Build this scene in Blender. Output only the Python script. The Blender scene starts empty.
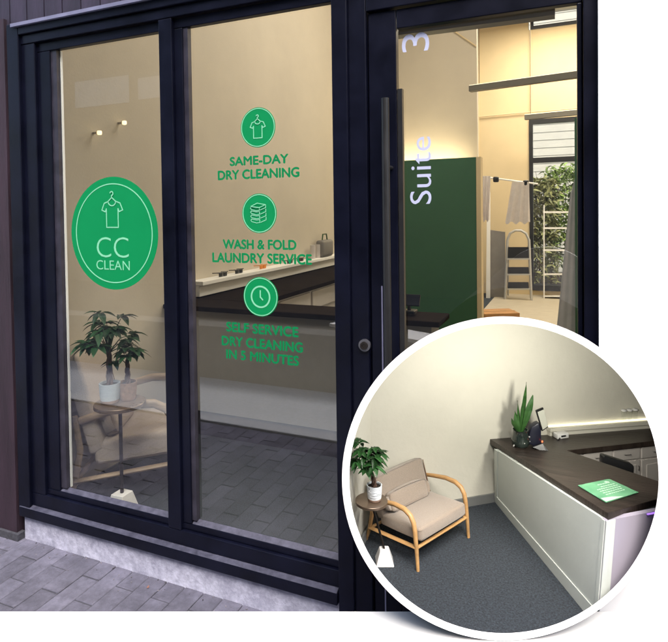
import bpy, bmesh, math, random
from mathutils import Vector, Matrix
random.seed(7)
S = bpy.context.scene
C = S.collection

# ------------------------------------------------------------------ camera
EYE = Vector((0, -2.0, 1.6))
YAW, PITCH, ROLL, F, PX, PY = 0.40148678, 0.02251699, -0.01337673, 560.0, 334.0, 224.54
_f = Vector((-math.sin(YAW)*math.cos(PITCH), math.cos(YAW)*math.cos(PITCH), -math.sin(PITCH)))
_r0 = Vector((math.cos(YAW), math.sin(YAW), 0)); _u0 = _r0.cross(_f)
RT = math.cos(ROLL)*_r0 + math.sin(ROLL)*_u0
UP = -math.sin(ROLL)*_r0 + math.cos(ROLL)*_u0
FW = _f
cam = bpy.data.objects.new('camera', bpy.data.cameras.new('camera'))
C.objects.link(cam); S.camera = cam
m = Matrix((RT, UP, -FW)).transposed().to_4x4(); m.translation = EYE
cam.matrix_world = m
cam.data.sensor_fit = 'HORIZONTAL'; cam.data.sensor_width = 36; cam.data.lens = F/668*36
cam.data.shift_y = (PY-321)/668; cam.data.clip_start = 0.02; cam.data.clip_end = 500

# ------------------------------------------------------------------ world, sun, exposure
SUN_EL, SUN_AZ = 54.0, 150.0
w = bpy.data.worlds.new('World'); S.world = w; w.use_nodes = True
nt = w.node_tree; bg = nt.nodes['Background']; sky = nt.nodes.new('ShaderNodeTexSky')
sky.sky_type = 'NISHITA'; sky.sun_disc = False
sky.sun_elevation = math.radians(SUN_EL); sky.sun_rotation = math.radians(SUN_AZ)
nt.links.new(sky.outputs[0], bg.inputs[0]); bg.inputs[1].default_value = 0.15; sky.dust_density = 4
sun = bpy.data.objects.new('sun', bpy.data.lights.new('sun', 'SUN')); C.objects.link(sun)
sun.data.energy = 1.5; sun.data.angle = math.radians(30); sun.data.color = (1, .98, .95)
d = Vector((math.sin(math.radians(SUN_AZ))*math.cos(math.radians(SUN_EL)), math.cos(math.radians(SUN_AZ))*math.cos(math.radians(SUN_EL)), math.sin(math.radians(SUN_EL))))
sun.rotation_euler = d.to_track_quat('Z', 'Y').to_euler()
S.view_settings.view_transform = 'Standard'; S.view_settings.look = 'None'
S.view_settings.exposure = 1.5; S.view_settings.gamma = 1; S.view_settings.use_curve_mapping = False
S.render.engine = 'CYCLES'
S.cycles.max_bounces = 10; S.cycles.transparent_max_bounces = 24; S.cycles.glossy_bounces = 5; S.cycles.diffuse_bounces = 5
S.cycles.use_denoising = True; S.cycles.sample_clamp_indirect = 4

# ------------------------------------------------------------------ measuring helpers (photo pixel -> point on a given plane)
def ray(x, y): return FW + RT*((x-PX)/F) - UP*((y-PY)/F)
def at(x, y, z): return EYE + ray(x, y)*z
def atY(x, y, Y=0.0):
    d = ray(x, y); return EYE + d*((Y-EYE.y)/d.y)
def atX(x, y, X):
    d = ray(x, y); return EYE + d*((X-EYE.x)/d.x)
def atZ(x, y, Z):
    d = ray(x, y); return EYE + d*((Z-EYE.z)/d.z)
def atP(x, y, p0, n):
    d = ray(x, y); return EYE + d*((p0-EYE).dot(n)/d.dot(n))

# ------------------------------------------------------------------ materials
def mat(name, col, rough=.6, metal=0, var=0, vscale=8, bump=0, bscale=60, spec=.5, emit=None, es=0, stretch=(1,1,1), coat=0, col2=None, sheen=0, detail=6, island=0, stain=0, sscale=1.5):
    m = bpy.data.materials.new(name); m.use_nodes = True; nt = m.node_tree; N = nt.nodes; L = nt.links
    b = N['Principled BSDF']
    b.inputs['Roughness'].default_value = rough; b.inputs['Metallic'].default_value = metal
    b.inputs['Specular IOR Level'].default_value = spec; b.inputs['Coat Weight'].default_value = coat
    b.inputs['Sheen Weight'].default_value = sheen
    b.inputs['Base Color'].default_value = (*col, 1)
    tc = N.new('ShaderNodeTexCoord'); mp = N.new('ShaderNodeMapping'); mp.inputs['Scale'].default_value = stretch
    L.new(tc.outputs['Object'], mp.inputs[0])
    last = None
    if var or col2:
        n = N.new('ShaderNodeTexNoise'); n.inputs['Scale'].default_value = vscale; n.inputs['Detail'].default_value = detail; n.inputs['Roughness'].default_value = .65
        L.new(mp.outputs[0], n.inputs[0])
        rp = N.new('ShaderNodeValToRGB'); rp.color_ramp.elements[0].position = .3; rp.color_ramp.elements[1].position = .7
        c2 = col2 or tuple(min(1, c*(1+var)) for c in col); c1 = col if col2 else tuple(c*(1-var) for c in col)
        rp.color_ramp.elements[0].color = (*c1, 1); rp.color_ramp.elements[1].color = (*c2, 1)
        L.new(n.outputs[0], rp.inputs[0]); last = rp.outputs[0]
        L.new(last, b.inputs['Base Color'])
        mr = N.new('ShaderNodeMapRange'); mr.inputs['To Min'].default_value = max(0, rough-.12); mr.inputs['To Max'].default_value = min(1, rough+.12)
        L.new(n.outputs[0], mr.inputs[0]); L.new(mr.outputs[0], b.inputs['Roughness'])
    if island:
        g = N.new('ShaderNodeNewGeometry'); mr = N.new('ShaderNodeMapRange')
        mr.inputs['To Min'].default_value = 1-island; mr.inputs['To Max'].default_value = 1+island
        L.new(g.outputs['Random Per Island'], mr.inputs[0])
        hs = N.new('ShaderNodeHueSaturation'); L.new(mr.outputs[0], hs.inputs['Value'])
        if last: L.new(last, hs.inputs['Color'])
        else: hs.inputs['Color'].default_value = (*col, 1)
        L.new(hs.outputs[0], b.inputs['Base Color'])
    if stain:
        n3 = N.new('ShaderNodeTexNoise'); n3.inputs['Scale'].default_value = sscale; n3.inputs['Detail'].default_value = 8; n3.inputs['Roughness'].default_value = .7
        L.new(tc.outputs['Object'], n3.inputs[0]); r3 = N.new('ShaderNodeMapRange'); r3.inputs[1].default_value = .38; r3.inputs[2].default_value = .62
        r3.inputs['To Min'].default_value = 1-stain; r3.inputs['To Max'].default_value = 1+stain*.4; L.new(n3.outputs[0], r3.inputs[0])
        src = b.inputs['Base Color'].links[0].from_socket; mu = N.new('ShaderNodeVectorMath'); mu.operation = 'SCALE'
        L.new(src, mu.inputs[0]); L.new(r3.outputs[0], mu.inputs['Scale']); L.new(mu.outputs[0], b.inputs['Base Color'])
    if bump:
        n2 = N.new('ShaderNodeTexNoise'); n2.inputs['Scale'].default_value = bscale; n2.inputs['Detail'].default_value = 5
        L.new(mp.outputs[0], n2.inputs[0]); bp = N.new('ShaderNodeBump'); bp.inputs['Strength'].default_value = bump; bp.inputs['Distance'].default_value = .01
        L.new(n2.outputs[0], bp.inputs['Height']); L.new(bp.outputs[0], b.inputs['Normal'])
    if emit:
        b.inputs['Emission Color'].default_value = (*emit, 1); b.inputs['Emission Strength'].default_value = es
    return m
def glass_mat(name, f0=.06, tint=(1,1,1), rough=0.0):
    m = bpy.data.materials.new(name); m.use_nodes = True; nt = m.node_tree; N = nt.nodes; L = nt.links
    N.remove(N['Principled BSDF']); out = N['Material Output']
    tr = N.new('ShaderNodeBsdfTransparent'); tr.inputs[0].default_value = (*tint, 1)
    gl = N.new('ShaderNodeBsdfGlossy'); gl.inputs['Roughness'].default_value = rough
    g = N.new('ShaderNodeNewGeometry'); dt = N.new('ShaderNodeVectorMath'); dt.operation = 'DOT_PRODUCT'
    L.new(g.outputs['Normal'], dt.inputs[0]); L.new(g.outputs['Incoming'], dt.inputs[1])
    ab = N.new('ShaderNodeMath'); ab.operation = 'ABSOLUTE'; L.new(dt.outputs['Value'], ab.inputs[0])
    su = N.new('ShaderNodeMath'); su.operation = 'SUBTRACT'; su.inputs[0].default_value = 1; L.new(ab.outputs[0], su.inputs[1])
    pw = N.new('ShaderNodeMath'); pw.operation = 'POWER'; pw.inputs[1].default_value = 5; L.new(su.outputs[0], pw.inputs[0])
    ma = N.new('ShaderNodeMath'); ma.operation = 'MULTIPLY_ADD'; ma.inputs[1].default_value = 1-f0; ma.inputs[2].default_value = f0
    L.new(pw.outputs[0], ma.inputs[0])
    mx = N.new('ShaderNodeMixShader'); L.new(ma.outputs[0], mx.inputs[0]); L.new(tr.outputs[0], mx.inputs[1]); L.new(gl.outputs[0], mx.inputs[2])
    L.new(mx.outputs[0], out.inputs[0]); return m
M = dict(
 navy=mat('navy_paint', (.0028,.0034,.0095), .34, var=.5, vscale=5, bump=.03, bscale=40, spec=.22),
 navy2=mat('navy_matt', (.003,.004,.009), .8, var=.3, vscale=9),
 ledge=mat('dusty_ledge', (.020,.020,.036), .6, var=.5, vscale=26, bump=.15, bscale=90, col2=(.065,.065,.10)),
 bead=mat('glazing_bead', (.022,.020,.030), .4, var=.5, vscale=12),
 trim=mat('pale_metal_trim', (.20,.20,.30), .45, metal=.3, var=.2),
 clad=mat('purple_brown_boards', (.027,.020,.040), .6, var=.45, vscale=3, bump=.25, bscale=25, stretch=(4,4,.6), island=.25),
 cladl=mat('red_brown_boards', (.024,.012,.020), .6, var=.45, vscale=3, bump=.25, bscale=25, stretch=(4,4,.6), island=.25),
 concrete=mat('pale_concrete', (.28,.28,.37), .85, vscale=11, bump=.45, bscale=40, col2=(.50,.50,.61), stain=.15, sscale=22),
 paver=mat('grey_pavers', (.112,.108,.145), .85, var=.25, vscale=25, bump=.4, bscale=70, island=.22, stain=.35, sscale=3.2),
 joint=mat('paver_joints', (.042,.042,.052), .95, var=.4, vscale=60, bump=.3),
 road=mat('light_asphalt', (.48,.51,.55), .9, var=.15, vscale=30, bump=.3, bscale=200),
 asphalt=mat('dark_asphalt', (.05,.05,.052), .9, var=.2, vscale=30, bump=.3, bscale=200),
 kerb=mat('kerb_stone', (.55,.56,.58), .8, var=.1, vscale=20, bump=.2),
 lowwall=mat('low_wall_brick', (.16,.155,.145), .9, var=.3, vscale=8, bump=.3),
 oppo=mat('opposite_render', (.095,.093,.088), .9, var=.15, vscale=2, bump=.1),
 oppow=mat('opposite_windows', (.36,.37,.37), .3, var=.15, vscale=3),
 white=mat('white_paint', (.90,.90,.89), .6, bump=.02, bscale=90, var=.015, vscale=3),
 ring=mat('white_gloss_rim', (.88,.88,.87), .35),
 glass=glass_mat('window_glass', .185, (.79,.81,.80)),
 gint=glass_mat('small_glass', .05, (.97,.98,.97)),
 cream=mat('cream_plaster', (.60,.545,.455), .85, var=.06, vscale=1.2, bump=.08, bscale=60),
 cream2=mat('yellow_cream_plaster', (.72,.58,.36), .85, var=.06, vscale=1.2, bump=.08, bscale=60),
 ceil=mat('ceiling_paint', (.72,.68,.55), .9, var=.04),
 carpet=mat('dark_carpet', (.040,.050,.060), 1, var=.45, vscale=160, bump=.6, bscale=400, detail=2),
 carpetm=mat('charcoal_blue_carpet', (.028,.036,.046), 1, var=.75, vscale=260, bump=.7, bscale=500, detail=3),
 pfloor=mat('pale_wood_floor', (.50,.44,.34), .5, var=.2, vscale=4, stretch=(1,8,1)),
 green=mat('dark_green_paint', (.042,.135,.065), .6, var=.1, vscale=2),
 wtop=mat('dark_wood_counter', (.030,.022,.018), .38, var=.55, vscale=9, stretch=(1,9,1), bump=.12, bscale=30, spec=.4),
 wtopr=mat('dark_counter_board', (.018,.013,.011), .85, var=.4, vscale=7, stretch=(1,6,1), spec=.02),
 wpanel=mat('white_panel', (.62,.66,.62), .6, var=.06, vscale=4, bump=.04, bscale=50),
 epanel=mat('end_panel', (.34,.31,.37), .6, var=.05, vscale=4),  # white panel with the violet glow on it put into the colour
 mpanel=mat('counter_panel', (.52,.55,.51), .6, var=.05, vscale=8, bump=.03, bscale=90),
 cabm=mat('pale_cabinet_paint', (.50,.46,.43), .5, var=.04, vscale=20),
 dpanel=mat('dim_panel', (.27,.25,.22), .7, var=.06, vscale=4),  # white counter panel, the dim interior put into its colour
 gritm=mat('grit_bits', (.12,.11,.12), .9, island=.8),
 piping2=mat('dull_orange_scrap', (.22,.10,.07), .8),
 oakr=mat('hazed_oak', (.30,.22,.14), .5, var=.25, vscale=10, stretch=(1,1,5)),  # oak with less saturation, imitating haze from the glass
 cab=mat('cabinet_paint', (.66,.62,.60), .5, var=.04, vscale=6),
 wallm=mat('pale_wall', (.60,.575,.49), .9, var=.05, vscale=5, bump=.08, bscale=60),
 skirt=mat('grey_skirting', (.15,.155,.15), .7, var=.15, vscale=10),
 black=mat('black_plastic', (.012,.012,.013), .4, var=.2),
 bluebk=mat('blue_black_plastic', (.010,.011,.022), .35),
 steel=mat('brushed_steel', (.5,.5,.5), .3, metal=1),
 lamp=mat('lamp_grey', (.11,.10,.08), .5, var=.1),
 alu=mat('ladder_aluminium', (.50,.50,.49), .4, metal=.3),
 rubber=mat('tread_rubber', (.010,.010,.011), .8, var=.3),
 sticker=mat('green_vinyl', (.0,.20,.062), .7, spec=.15, var=.05, vscale=5),
 sticker2=mat('green_lettering', (.0,.17,.055), .7, spec=.15),
 mint=mat('mint_vinyl', (.18,.52,.32), .5),
 lilac=mat('pale_lilac_vinyl', (.42,.45,.62), .5),
 fabric=mat('beige_weave', (.40,.28,.21), .95, var=.28, vscale=140, bump=.5, bscale=260, sheen=.3, detail=3),
 fabricm=mat('beige_fine_weave', (.28,.225,.175), .95, var=.16, vscale=700, bump=.4, bscale=900, sheen=.3, detail=2),
 fabricr=mat('hazed_beige_weave', (.40,.345,.30), .95, var=.12, vscale=220, bump=.4, bscale=300, detail=3),  # chair weave paled in colour to imitate haze of the pane
 piping=mat('brown_piping', (.16,.09,.05), .8),
 oak=mat('oak_wood', (.42,.24,.095), .45, var=.25, vscale=10, stretch=(1,1,5), bump=.08),
 bronze=mat('bronze_table_top', (.14,.10,.07), .3, metal=.5, var=.35, vscale=14),
 dmetal=mat('dark_metal', (.03,.025,.022), .4, metal=.6),
 wbase=mat('white_stone', (.62,.61,.59), .6, var=.06, vscale=20),
 potw=mat('white_ribbed_pot', (.74,.78,.80), .55, var=.06, vscale=18, bump=.5, bscale=60, stretch=(1,1,5)),
 potb=mat('tan_pot', (.26,.17,.12), .8, var=.3, vscale=40, bump=.4),
 soil=mat('potting_soil', (.02,.014,.01), 1, var=.4, vscale=60, bump=.5),
 leaf=mat('plant_leaf', (.020,.075,.018), .4, var=.5, vscale=20, island=.4),
 leafd=mat('dimmed_leaf', (.010,.040,.014), .5, var=.5, vscale=20, island=.4, spec=.3),  # plant leaf darkened in colour for the dimness behind glass
 potg=mat('dimmed_white_pot', (.42,.48,.52), .6, var=.06, vscale=18, bump=.5, bscale=60, stretch=(1,1,5)),  # white pot greyed in colour for the dimness behind glass
 lockm=mat('dull_steel', (.16,.16,.18), .35, metal=.7),
 leaf2=mat('snake_leaf', (.016,.055,.014), .4, vscale=22, col2=(.045,.12,.028), stretch=(1,1,3)),
 leafy=mat('garden_leaf', (.22,.30,.06), .5, var=.4, vscale=12, island=.5),
 leafo=mat('garden_leaf_dry', (.27,.26,.09), .6, var=.4, vscale=12, island=.5),
 bark=mat('brown_stem', (.10,.055,.035), .85, var=.3, vscale=30, bump=.5),
 flyer=mat('green_flyer', (.06,.22,.11), .6, vscale=22, col2=(.15,.36,.20)),
 paper=mat('white_print', (.45,.62,.48), .5),
 screen=mat('tablet_screen', (.42,.42,.36), .25, var=.08, vscale=9),
 tealn=mat('dark_glass', (.02,.028,.024), .12, var=.6, vscale=30, coat=.5),
 red=mat('red_light', (.8,.05,.02), .4, emit=(1,.12,.04), es=1.5),
 cloth=mat('lilac_cloth', (.78,.73,.73), .95, var=.08, vscale=14, bump=.4, bscale=30),
 orange=mat('orange_plastic', (.75,.25,.03), .5),
 card=mat('cardboard', (.42,.22,.09), .85, var=.15, vscale=12, bump=.1),
 grey=mat('grey_panel', (.20,.19,.18), .6, var=.15, vscale=4),
 curtain=mat('grey_curtain', (.62,.62,.66), .9, var=.1, vscale=6, bump=.3, bscale=20),
 siding=mat('outside_siding', (.62,.58,.47), .7, var=.06, vscale=3),
 glow=mat('warm_lit', (1,.85,.55), .5, emit=(1,.80,.42), es=7),
 glows=mat('small_lamp_lit', (1,.85,.55), .5, emit=(1,.80,.42), es=.9),
 glowd=mat('warm_diffuser', (1,.92,.75), .5, emit=(1,.86,.62), es=.6),
 glowm=mat('led_strip', (1,.95,.7), .5, emit=(1,.95,.75), es=1.1),
 glowp=mat('violet_led_strip', (.2,.12,.35), .5, emit=(.45,.2,1), es=.35),
)

# ------------------------------------------------------------------ mesh helpers
CLIP = []
RC, RR = (504.0, 478.4), 156.3
for i in range(48):
    a0, a1 = 2*math.pi*i/48, 2*math.pi*(i+1)/48
    p0 = ray(RC[0]+RR*math.cos(a0), RC[1]+RR*math.sin(a0)); p1 = ray(RC[0]+RR*math.cos(a1), RC[1]+RR*math.sin(a1))
    n = p0.cross(p1).normalized()
    if n.dot(ray(*RC)) > 0: n = -n
    CLIP.append(n)
def root_loc(o):
    v = Vector((0,0,0))
    while o: v += o.location; o = o.parent
    return v
class MB:
    def __init__(s, M=None): s.b = bmesh.new(); s.M = M or Matrix.Identity(4)
    def V(s, p): return s.b.verts.new(s.M @ Vector(p))
    def face(s, vs):
        try: return s.b.faces.new(vs)
        except ValueError: return None
    def slab(s, pts, vec):
        "closed prism of a planar outline pushed along vec"
        vec = Vector(vec)
        a = [s.V(Vector(p)) for p in pts]; b = [s.V(Vector(p)+vec) for p in pts]
        s.face(a); s.face(b[::-1]); n = len(a)
        for i in range(n): s.face([a[i], b[i], b[(i+1)%n], a[(i+1)%n]])
        return s
    def box(s, x0, x1, y0, y1, z0, z1):
        return s.slab([(x0,y0,z0),(x1,y0,z0),(x1,y1,z0),(x0,y1,z0)], (0,0,z1-z0))
    def rbox(s, c, size, r, rot=None, seg=3, puff=0):
        t = bmesh.new(); bmesh.ops.create_cube(t, size=1)
        bmesh.ops.scale(t, vec=size, verts=t.verts)
        if puff: bmesh.ops.subdivide_edges(t, edges=t.edges, cuts=5, use_grid_fill=True)
        if puff:
            for v in t.verts:
                x, y, z = (v.co[i]/(size[i]/2) for i in range(3))
                for ax, k in ((0,(y,z)),(1,(x,z)),(2,(x,y))):
                    v.co[ax] *= 1 + puff*(1-k[0]**2)*(1-k[1]**2)
            sh = [e for e in t.edges if len(e.link_faces)==2 and e.calc_face_angle() > .7]
            bmesh.ops.bevel(t, geom=sh, offset=r, segments=seg, affect='EDGES', profile=.5)
        else:
            bmesh.ops.bevel(t, geom=list(t.edges), offset=r, segments=seg, affect='EDGES', profile=.5)
        X = s.M @ Matrix.Translation(c) @ (rot.to_4x4() if rot else Matrix.Identity(4))
        vm = {v: s.b.verts.new(X @ v.co) for v in t.verts}
        for f in t.faces: s.face([vm[v] for v in f.verts])
        t.free(); return s
    def tube(s, pts, r, n=8, flat=1.0, caps=True):
        pts = [Vector(p) for p in pts]; rr = r if isinstance(r, (list, tuple)) else [r]*len(pts)
        rings = []; prev = None
        for i, p in enumerate(pts):
            t = (pts[min(i+1, len(pts)-1)] - pts[max(i-1, 0)]).normalized()
            a = prev - t*prev.dot(t) if prev else (Vector((0,0,1)) if abs(t.z) < .9 else Vector((1,0,0))).cross(t)
            a.normalize(); prev = a; b = t.cross(a)
            rings.append([s.V(p + a*math.cos(2*math.pi*k/n)*rr[i] + b*math.sin(2*math.pi*k/n)*rr[i]*flat) for k in range(n)])
        for q0, q1 in zip(rings, rings[1:]):
            for k in range(n): s.face([q0[k], q0[(k+1)%n], q1[(k+1)%n], q1[k]])
        if caps: s.face(rings[0][::-1]); s.face(rings[-1])
        return s
    def lathe(s, prof, c=(0,0,0), n=28):
        c = Vector(c); rings = []
        for r, z in prof:
            rings.append([s.V(c+Vector((max(r,1e-5)*math.cos(2*math.pi*k/n), max(r,1e-5)*math.sin(2*math.pi*k/n), z))) for k in range(n)])
        for q0, q1 in zip(rings, rings[1:]):
            for k in range(n): s.face([q0[k], q0[(k+1)%n], q1[(k+1)%n], q1[k]])
        s.face(rings[0][::-1]); s.face(rings[-1]); return s
    def disc(s, c, r, th, n=64, hole=0):
        "disc or ring standing in the facade's X-Z plane, th deep towards -Y"
        c = Vector(c); P = lambda q, k, y: s.V(c+Vector((q*math.cos(2*math.pi*k/n), y, q*math.sin(2*math.pi*k/n))))
        o0 = [P(r,k,0) for k in range(n)]; o1 = [P(r,k,-th) for k in range(n)]
        if not hole:
            s.face(o0); s.face(o1[::-1])
            for k in range(n): s.face([o0[k], o1[k], o1[(k+1)%n], o0[(k+1)%n]])
        else:
            i0 = [P(hole,k,0) for k in range(n)]; i1 = [P(hole,k,-th) for k in range(n)]
            for k in range(n):
                j = (k+1)%n
                s.face([o0[k],o1[k],o1[j],o0[j]]); s.face([i0[j],i1[j],i1[k],i0[k]])
                s.face([o1[k],i1[k],i1[j],o1[j]]); s.face([o0[j],i0[j],i0[k],o0[k]])
        return s
    def stroke(s, pts, wd, y, th, closed=False):
        "flat line drawn in the facade's X-Z plane"
        n = len(pts)
        for i in range(n if closed else n-1):
            a = Vector((pts[i][0], 0, pts[i][1])); b = Vector((pts[(i+1)%n][0], 0, pts[(i+1)%n][1]))
            dd = b-a
            if dd.length < 1e-6: continue
            dd.normalize(); nn = Vector((-dd.z, 0, dd.x))*wd/2; e = dd*wd*.35; a = a-e; b = b+e
            yy = Vector((0, y - .00003*i, 0))
            s.slab([a+nn+yy, b+nn+yy, b-nn+yy, a-nn+yy], (0,-th,0))
        return s
    def leaf(s, base, dr, nrm, L, W, droop=.3, k=5, fold=.15):
        dr = Vector(dr).normalized(); nrm = Vector(nrm); sd = dr.cross(nrm)
        if sd.length < 1e-3: sd = dr.cross(Vector((1,.2,0)))
        sd.normalize(); nn = sd.cross(dr)
        prev = None; base = Vector(base)
        for i in range(k+1):
            t = i/k; wv = W/2*math.sin(math.pi*min(1, t*.93+.035)**.8)
            c = base + dr*L*t - Vector((0,0,1))*droop*L*t*t
            if i in (0,k): wv *= .2
            l, m_, r = s.V(c+sd*wv+nn*wv*fold), s.V(c), s.V(c-sd*wv+nn*wv*fold)
            if prev: s.face([prev[0],l,m_,prev[1]]); s.face([prev[1],m_,r,prev[2]])
            prev = (l,m_,r)
        return s
    def build(s, name, m, parent=None, loc=None, smooth=False, clip=False, bevel=0):
        b = s.b
        bmesh.ops.recalc_face_normals(b, faces=b.faces)
        if clip:
            for n in CLIP:
                if not any((v.co-EYE).dot(n) > 1e-6 for v in b.verts): continue
                r = bmesh.ops.bisect_plane(b, geom=b.verts[:]+b.edges[:]+b.faces[:], dist=1e-7, plane_co=EYE, plane_no=n, clear_outer=True)
                be = [e for e in b.edges if e.is_boundary]
                if be: bmesh.ops.holes_fill(b, edges=be, sides=0)
        if bevel:
            es = [e for e in b.edges if len(e.link_faces) == 2 and e.calc_face_angle() > .6]
            bmesh.ops.bevel(b, geom=es, offset=bevel, segments=2, affect='EDGES', profile=.5)
        L = root_loc(parent) if parent else (Vector(loc) if loc is not None else Vector((0,0,0)))
        if parent is None and loc is None and len(b.verts):
            xs = [v.co for v in b.verts]
            L = Vector((sum(v.x for v in xs)/len(xs), sum(v.y for v in xs)/len(xs), min(v.z for v in xs)))
        me = bpy.data.meshes.new(name)
        for v in b.verts: v.co -= L
        b.to_mesh(me); b.free()
        if smooth:
            for p in me.polygons: p.use_smooth = True
            if hasattr(me, 'set_sharp_from_angle'): me.set_sharp_from_angle(angle=math.radians(40))
        me.materials.append(m if not isinstance(m, str) else M[m])
        o = bpy.data.objects.new(name, me); C.objects.link(o)
        if parent: o.parent = parent
        else: o.location = L
        return o
def tag(o, label=None, cat=None, group=None, kind=None):
    if label: o['label'] = label
    if cat: o['category'] = cat
    if group: o['group'] = group
    if kind: o['kind'] = kind
    return o
def thing(name, label, cat, loc, group=None, kind=None):
    o = bpy.data.objects.new(name, None); C.objects.link(o); o.location = Vector(loc); o.empty_display_size = .05
    return tag(o, label, cat, group, kind)
def struct(o, label=None): o['kind'] = 'structure'; return tag(o, label)
def arc(cx, cy, r, a0, a1, n=10, ry=None):
    ry = ry or r
    return [(cx+r*math.cos(math.radians(a0+(a1-a0)*i/n)), cy+ry*math.sin(math.radians(a0+(a1-a0)*i/n))) for i in range(n+1)]
def text(name, body, x0, x1, z0, z1, y, m, parent, bold=0.0, rot=False, th=.0004, fat=0):
    "lettering on the facade filling the box x0..x1, z0..z1; rot: reads upwards"
    cu = bpy.data.curves.new(name, 'FONT'); cu.body = body; cu.size = 1; cu.offset = bold; cu.extrude = .01; cu.resolution_u = 4
    t = bpy.data.objects.new('tmp', cu); C.objects.link(t)
    bpy.context.view_layer.update()
    me = bpy.data.meshes.new_from_object(t.evaluated_get(bpy.context.evaluated_depsgraph_get()))
    bpy.data.objects.remove(t); bpy.data.curves.remove(cu)
    xs = [v.co.x for v in me.vertices]; ys = [v.co.y for v in me.vertices]
    ax, bx, ay, by = min(xs), max(xs), min(ys), max(ys)
    L = root_loc(parent)
    for v in me.vertices:
        u, q, zz = (v.co.x-ax)/(bx-ax), (v.co.y-ay)/(by-ay), v.co.z
        if rot: X, Z = x1-(x1-x0)*q, z0+(z1-z0)*u
        else: X, Z = x0+(x1-x0)*u, z0+(z1-z0)*q
        v.co = Vector((X, y - (zz/.01)*th/2, Z)) - L
    if fat:
        bm = bmesh.new()
        for i, (dx, dz) in enumerate(((0,0),(fat,0),(-fat,0),(0,fat),(0,-fat))):
            k0 = len(bm.verts); bm.from_mesh(me); bm.verts.ensure_lookup_table()
            for v in bm.verts[k0:]: v.co += Vector((dx, -.00006*i, dz))
        bm.to_mesh(me); bm.free()
    me.materials.clear(); me.materials.append(M[m]); me.name = name
    o = bpy.data.objects.new(name, me); C.objects.link(o); o.parent = parent
    return o
G0 = -0.06   # pavement level

# ------------------------------------------------------------------ ground, street
b = MB(); b.box(-60, 60, -60, 60, G0-.35, G0-.16); struct(b.build('ground', 'road', loc=(0,0,0)))
b = MB(); b.box(-5, 3, -1.62, .05, G0-.16, G0-.006); struct(b.build('pavement_bed', 'joint', loc=(0,0,0)))
b = MB(); k0 = int(-4.2/.1)
for i in range(k0, 14):
    x = i*.0995 + .004
    off = .135 if i % 2 else 0
    j = 0; y = -1.60 + off - .27
    while y < .02:
        y0, y1 = max(y+.003, -1.6), min(y+.27-.003, .03); y += .27
        if y1-y0 < .02: continue
        dz = random.uniform(-.0015, .0015)
        e = .003
        xa, xb = x+.0015, x+.098
        p = [b.V(q) for q in [(xa,y0,G0-.02),(xb,y0,G0-.02),(xb,y1,G0-.02),(xa,y1,G0-.02)]]
        q = [b.V(q) for q in [(xa,y0,G0-e+dz),(xb,y0,G0-e+dz),(xb,y1,G0-e+dz),(xa,y1,G0-e+dz)]]
        t = [b.V(q) for q in [(xa+e,y0+e,G0+dz),(xb-e,y0+e,G0+dz),(xb-e,y1-e,G0+dz),(xa+e,y1-e,G0+dz)]]
        for u, v in ((p,q),(q,t)):
            for n in range(4): b.face([u[n],u[(n+1)%4],v[(n+1)%4],v[n]])
        b.face(t)
struct(b.build('pavement', 'paver', loc=(0,0,0)))
b = MB(); b.box(-8, 8, -1.75, -1.625, G0-.2, G0+.01); struct(b.build('kerb', 'kerb', loc=(0,0,0), bevel=.008))
b = MB(); b.box(-30, 30, -2.899, -1.755, G0-.20, G0-.10); struct(b.build('lane', 'road', loc=(0,0,0)))
b = MB(); b.box(-30, 30, -8.99, -3.151, G0-.159, G0-.08); struct(b.build('road', 'asphalt', loc=(0,0,0)))
b = MB(); b.box(-9, 9, -3.15, -2.9, G0-.15, .40); tag(b.build('low_wall', 'lowwall', bevel=.01), 'low dark wall across the lane, mirrored in the shop window', 'wall')
b = MB(); rg = random.Random(21)
for i in range(150):
    x = rg.uniform(-3.3,-.8); y = -.012-abs(rg.gauss(0,.05)) if i < 90 else rg.uniform(-1.2,-.05); r_ = rg.uniform(.0015,.0045)
    b.rbox((x,y,G0+r_*.4+.001), (r_*rg.uniform(1,2.2),r_,r_*.8), r_*.2, Matrix.Rotation(rg.random()*3,3,'Z'), 1)
tag(b.build('grit', 'gritm'), None, None, None, 'stuff')
b = MB(); q = atZ(147,587,G0+.002)
for k in range(3): b.leaf(q+Vector((k*.006,0,.002)), (math.cos(k*2),math.sin(k*2),.1), (0,0,1), .012, .007, .1, 3)
tag(b.build('fallen_leaf', 'piping2'), 'small orange brown leaf scrap lying on the grey pavers', 'leaf')
# building over the lane, only ever seen as a reflection in the panes
ob = thing('opposite_building', 'grey building across the lane with pale windows, mirrored in the left pane', 'building', (0,-9.5,G0))
b = MB(); b.box(-14, 14, -10, -9, G0-.1, 9.5); b.build('wall', 'oppo', ob)
for (x0, x1, y0, y1) in ((74,128,82,102),(137,175,78,95)):
    p = [atY(x0,y1,9), atY(x1,y1,9), atY(x1,y0,9), atY(x0,y0,9)]
    zz0 = min(q.z for q in p); zz1 = max(q.z for q in p)
    b = MB(); b.box(p[0].x, p[1].x, -9.03, -8.98, zz0, zz1); b.build('window', 'oppow', ob)

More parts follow.
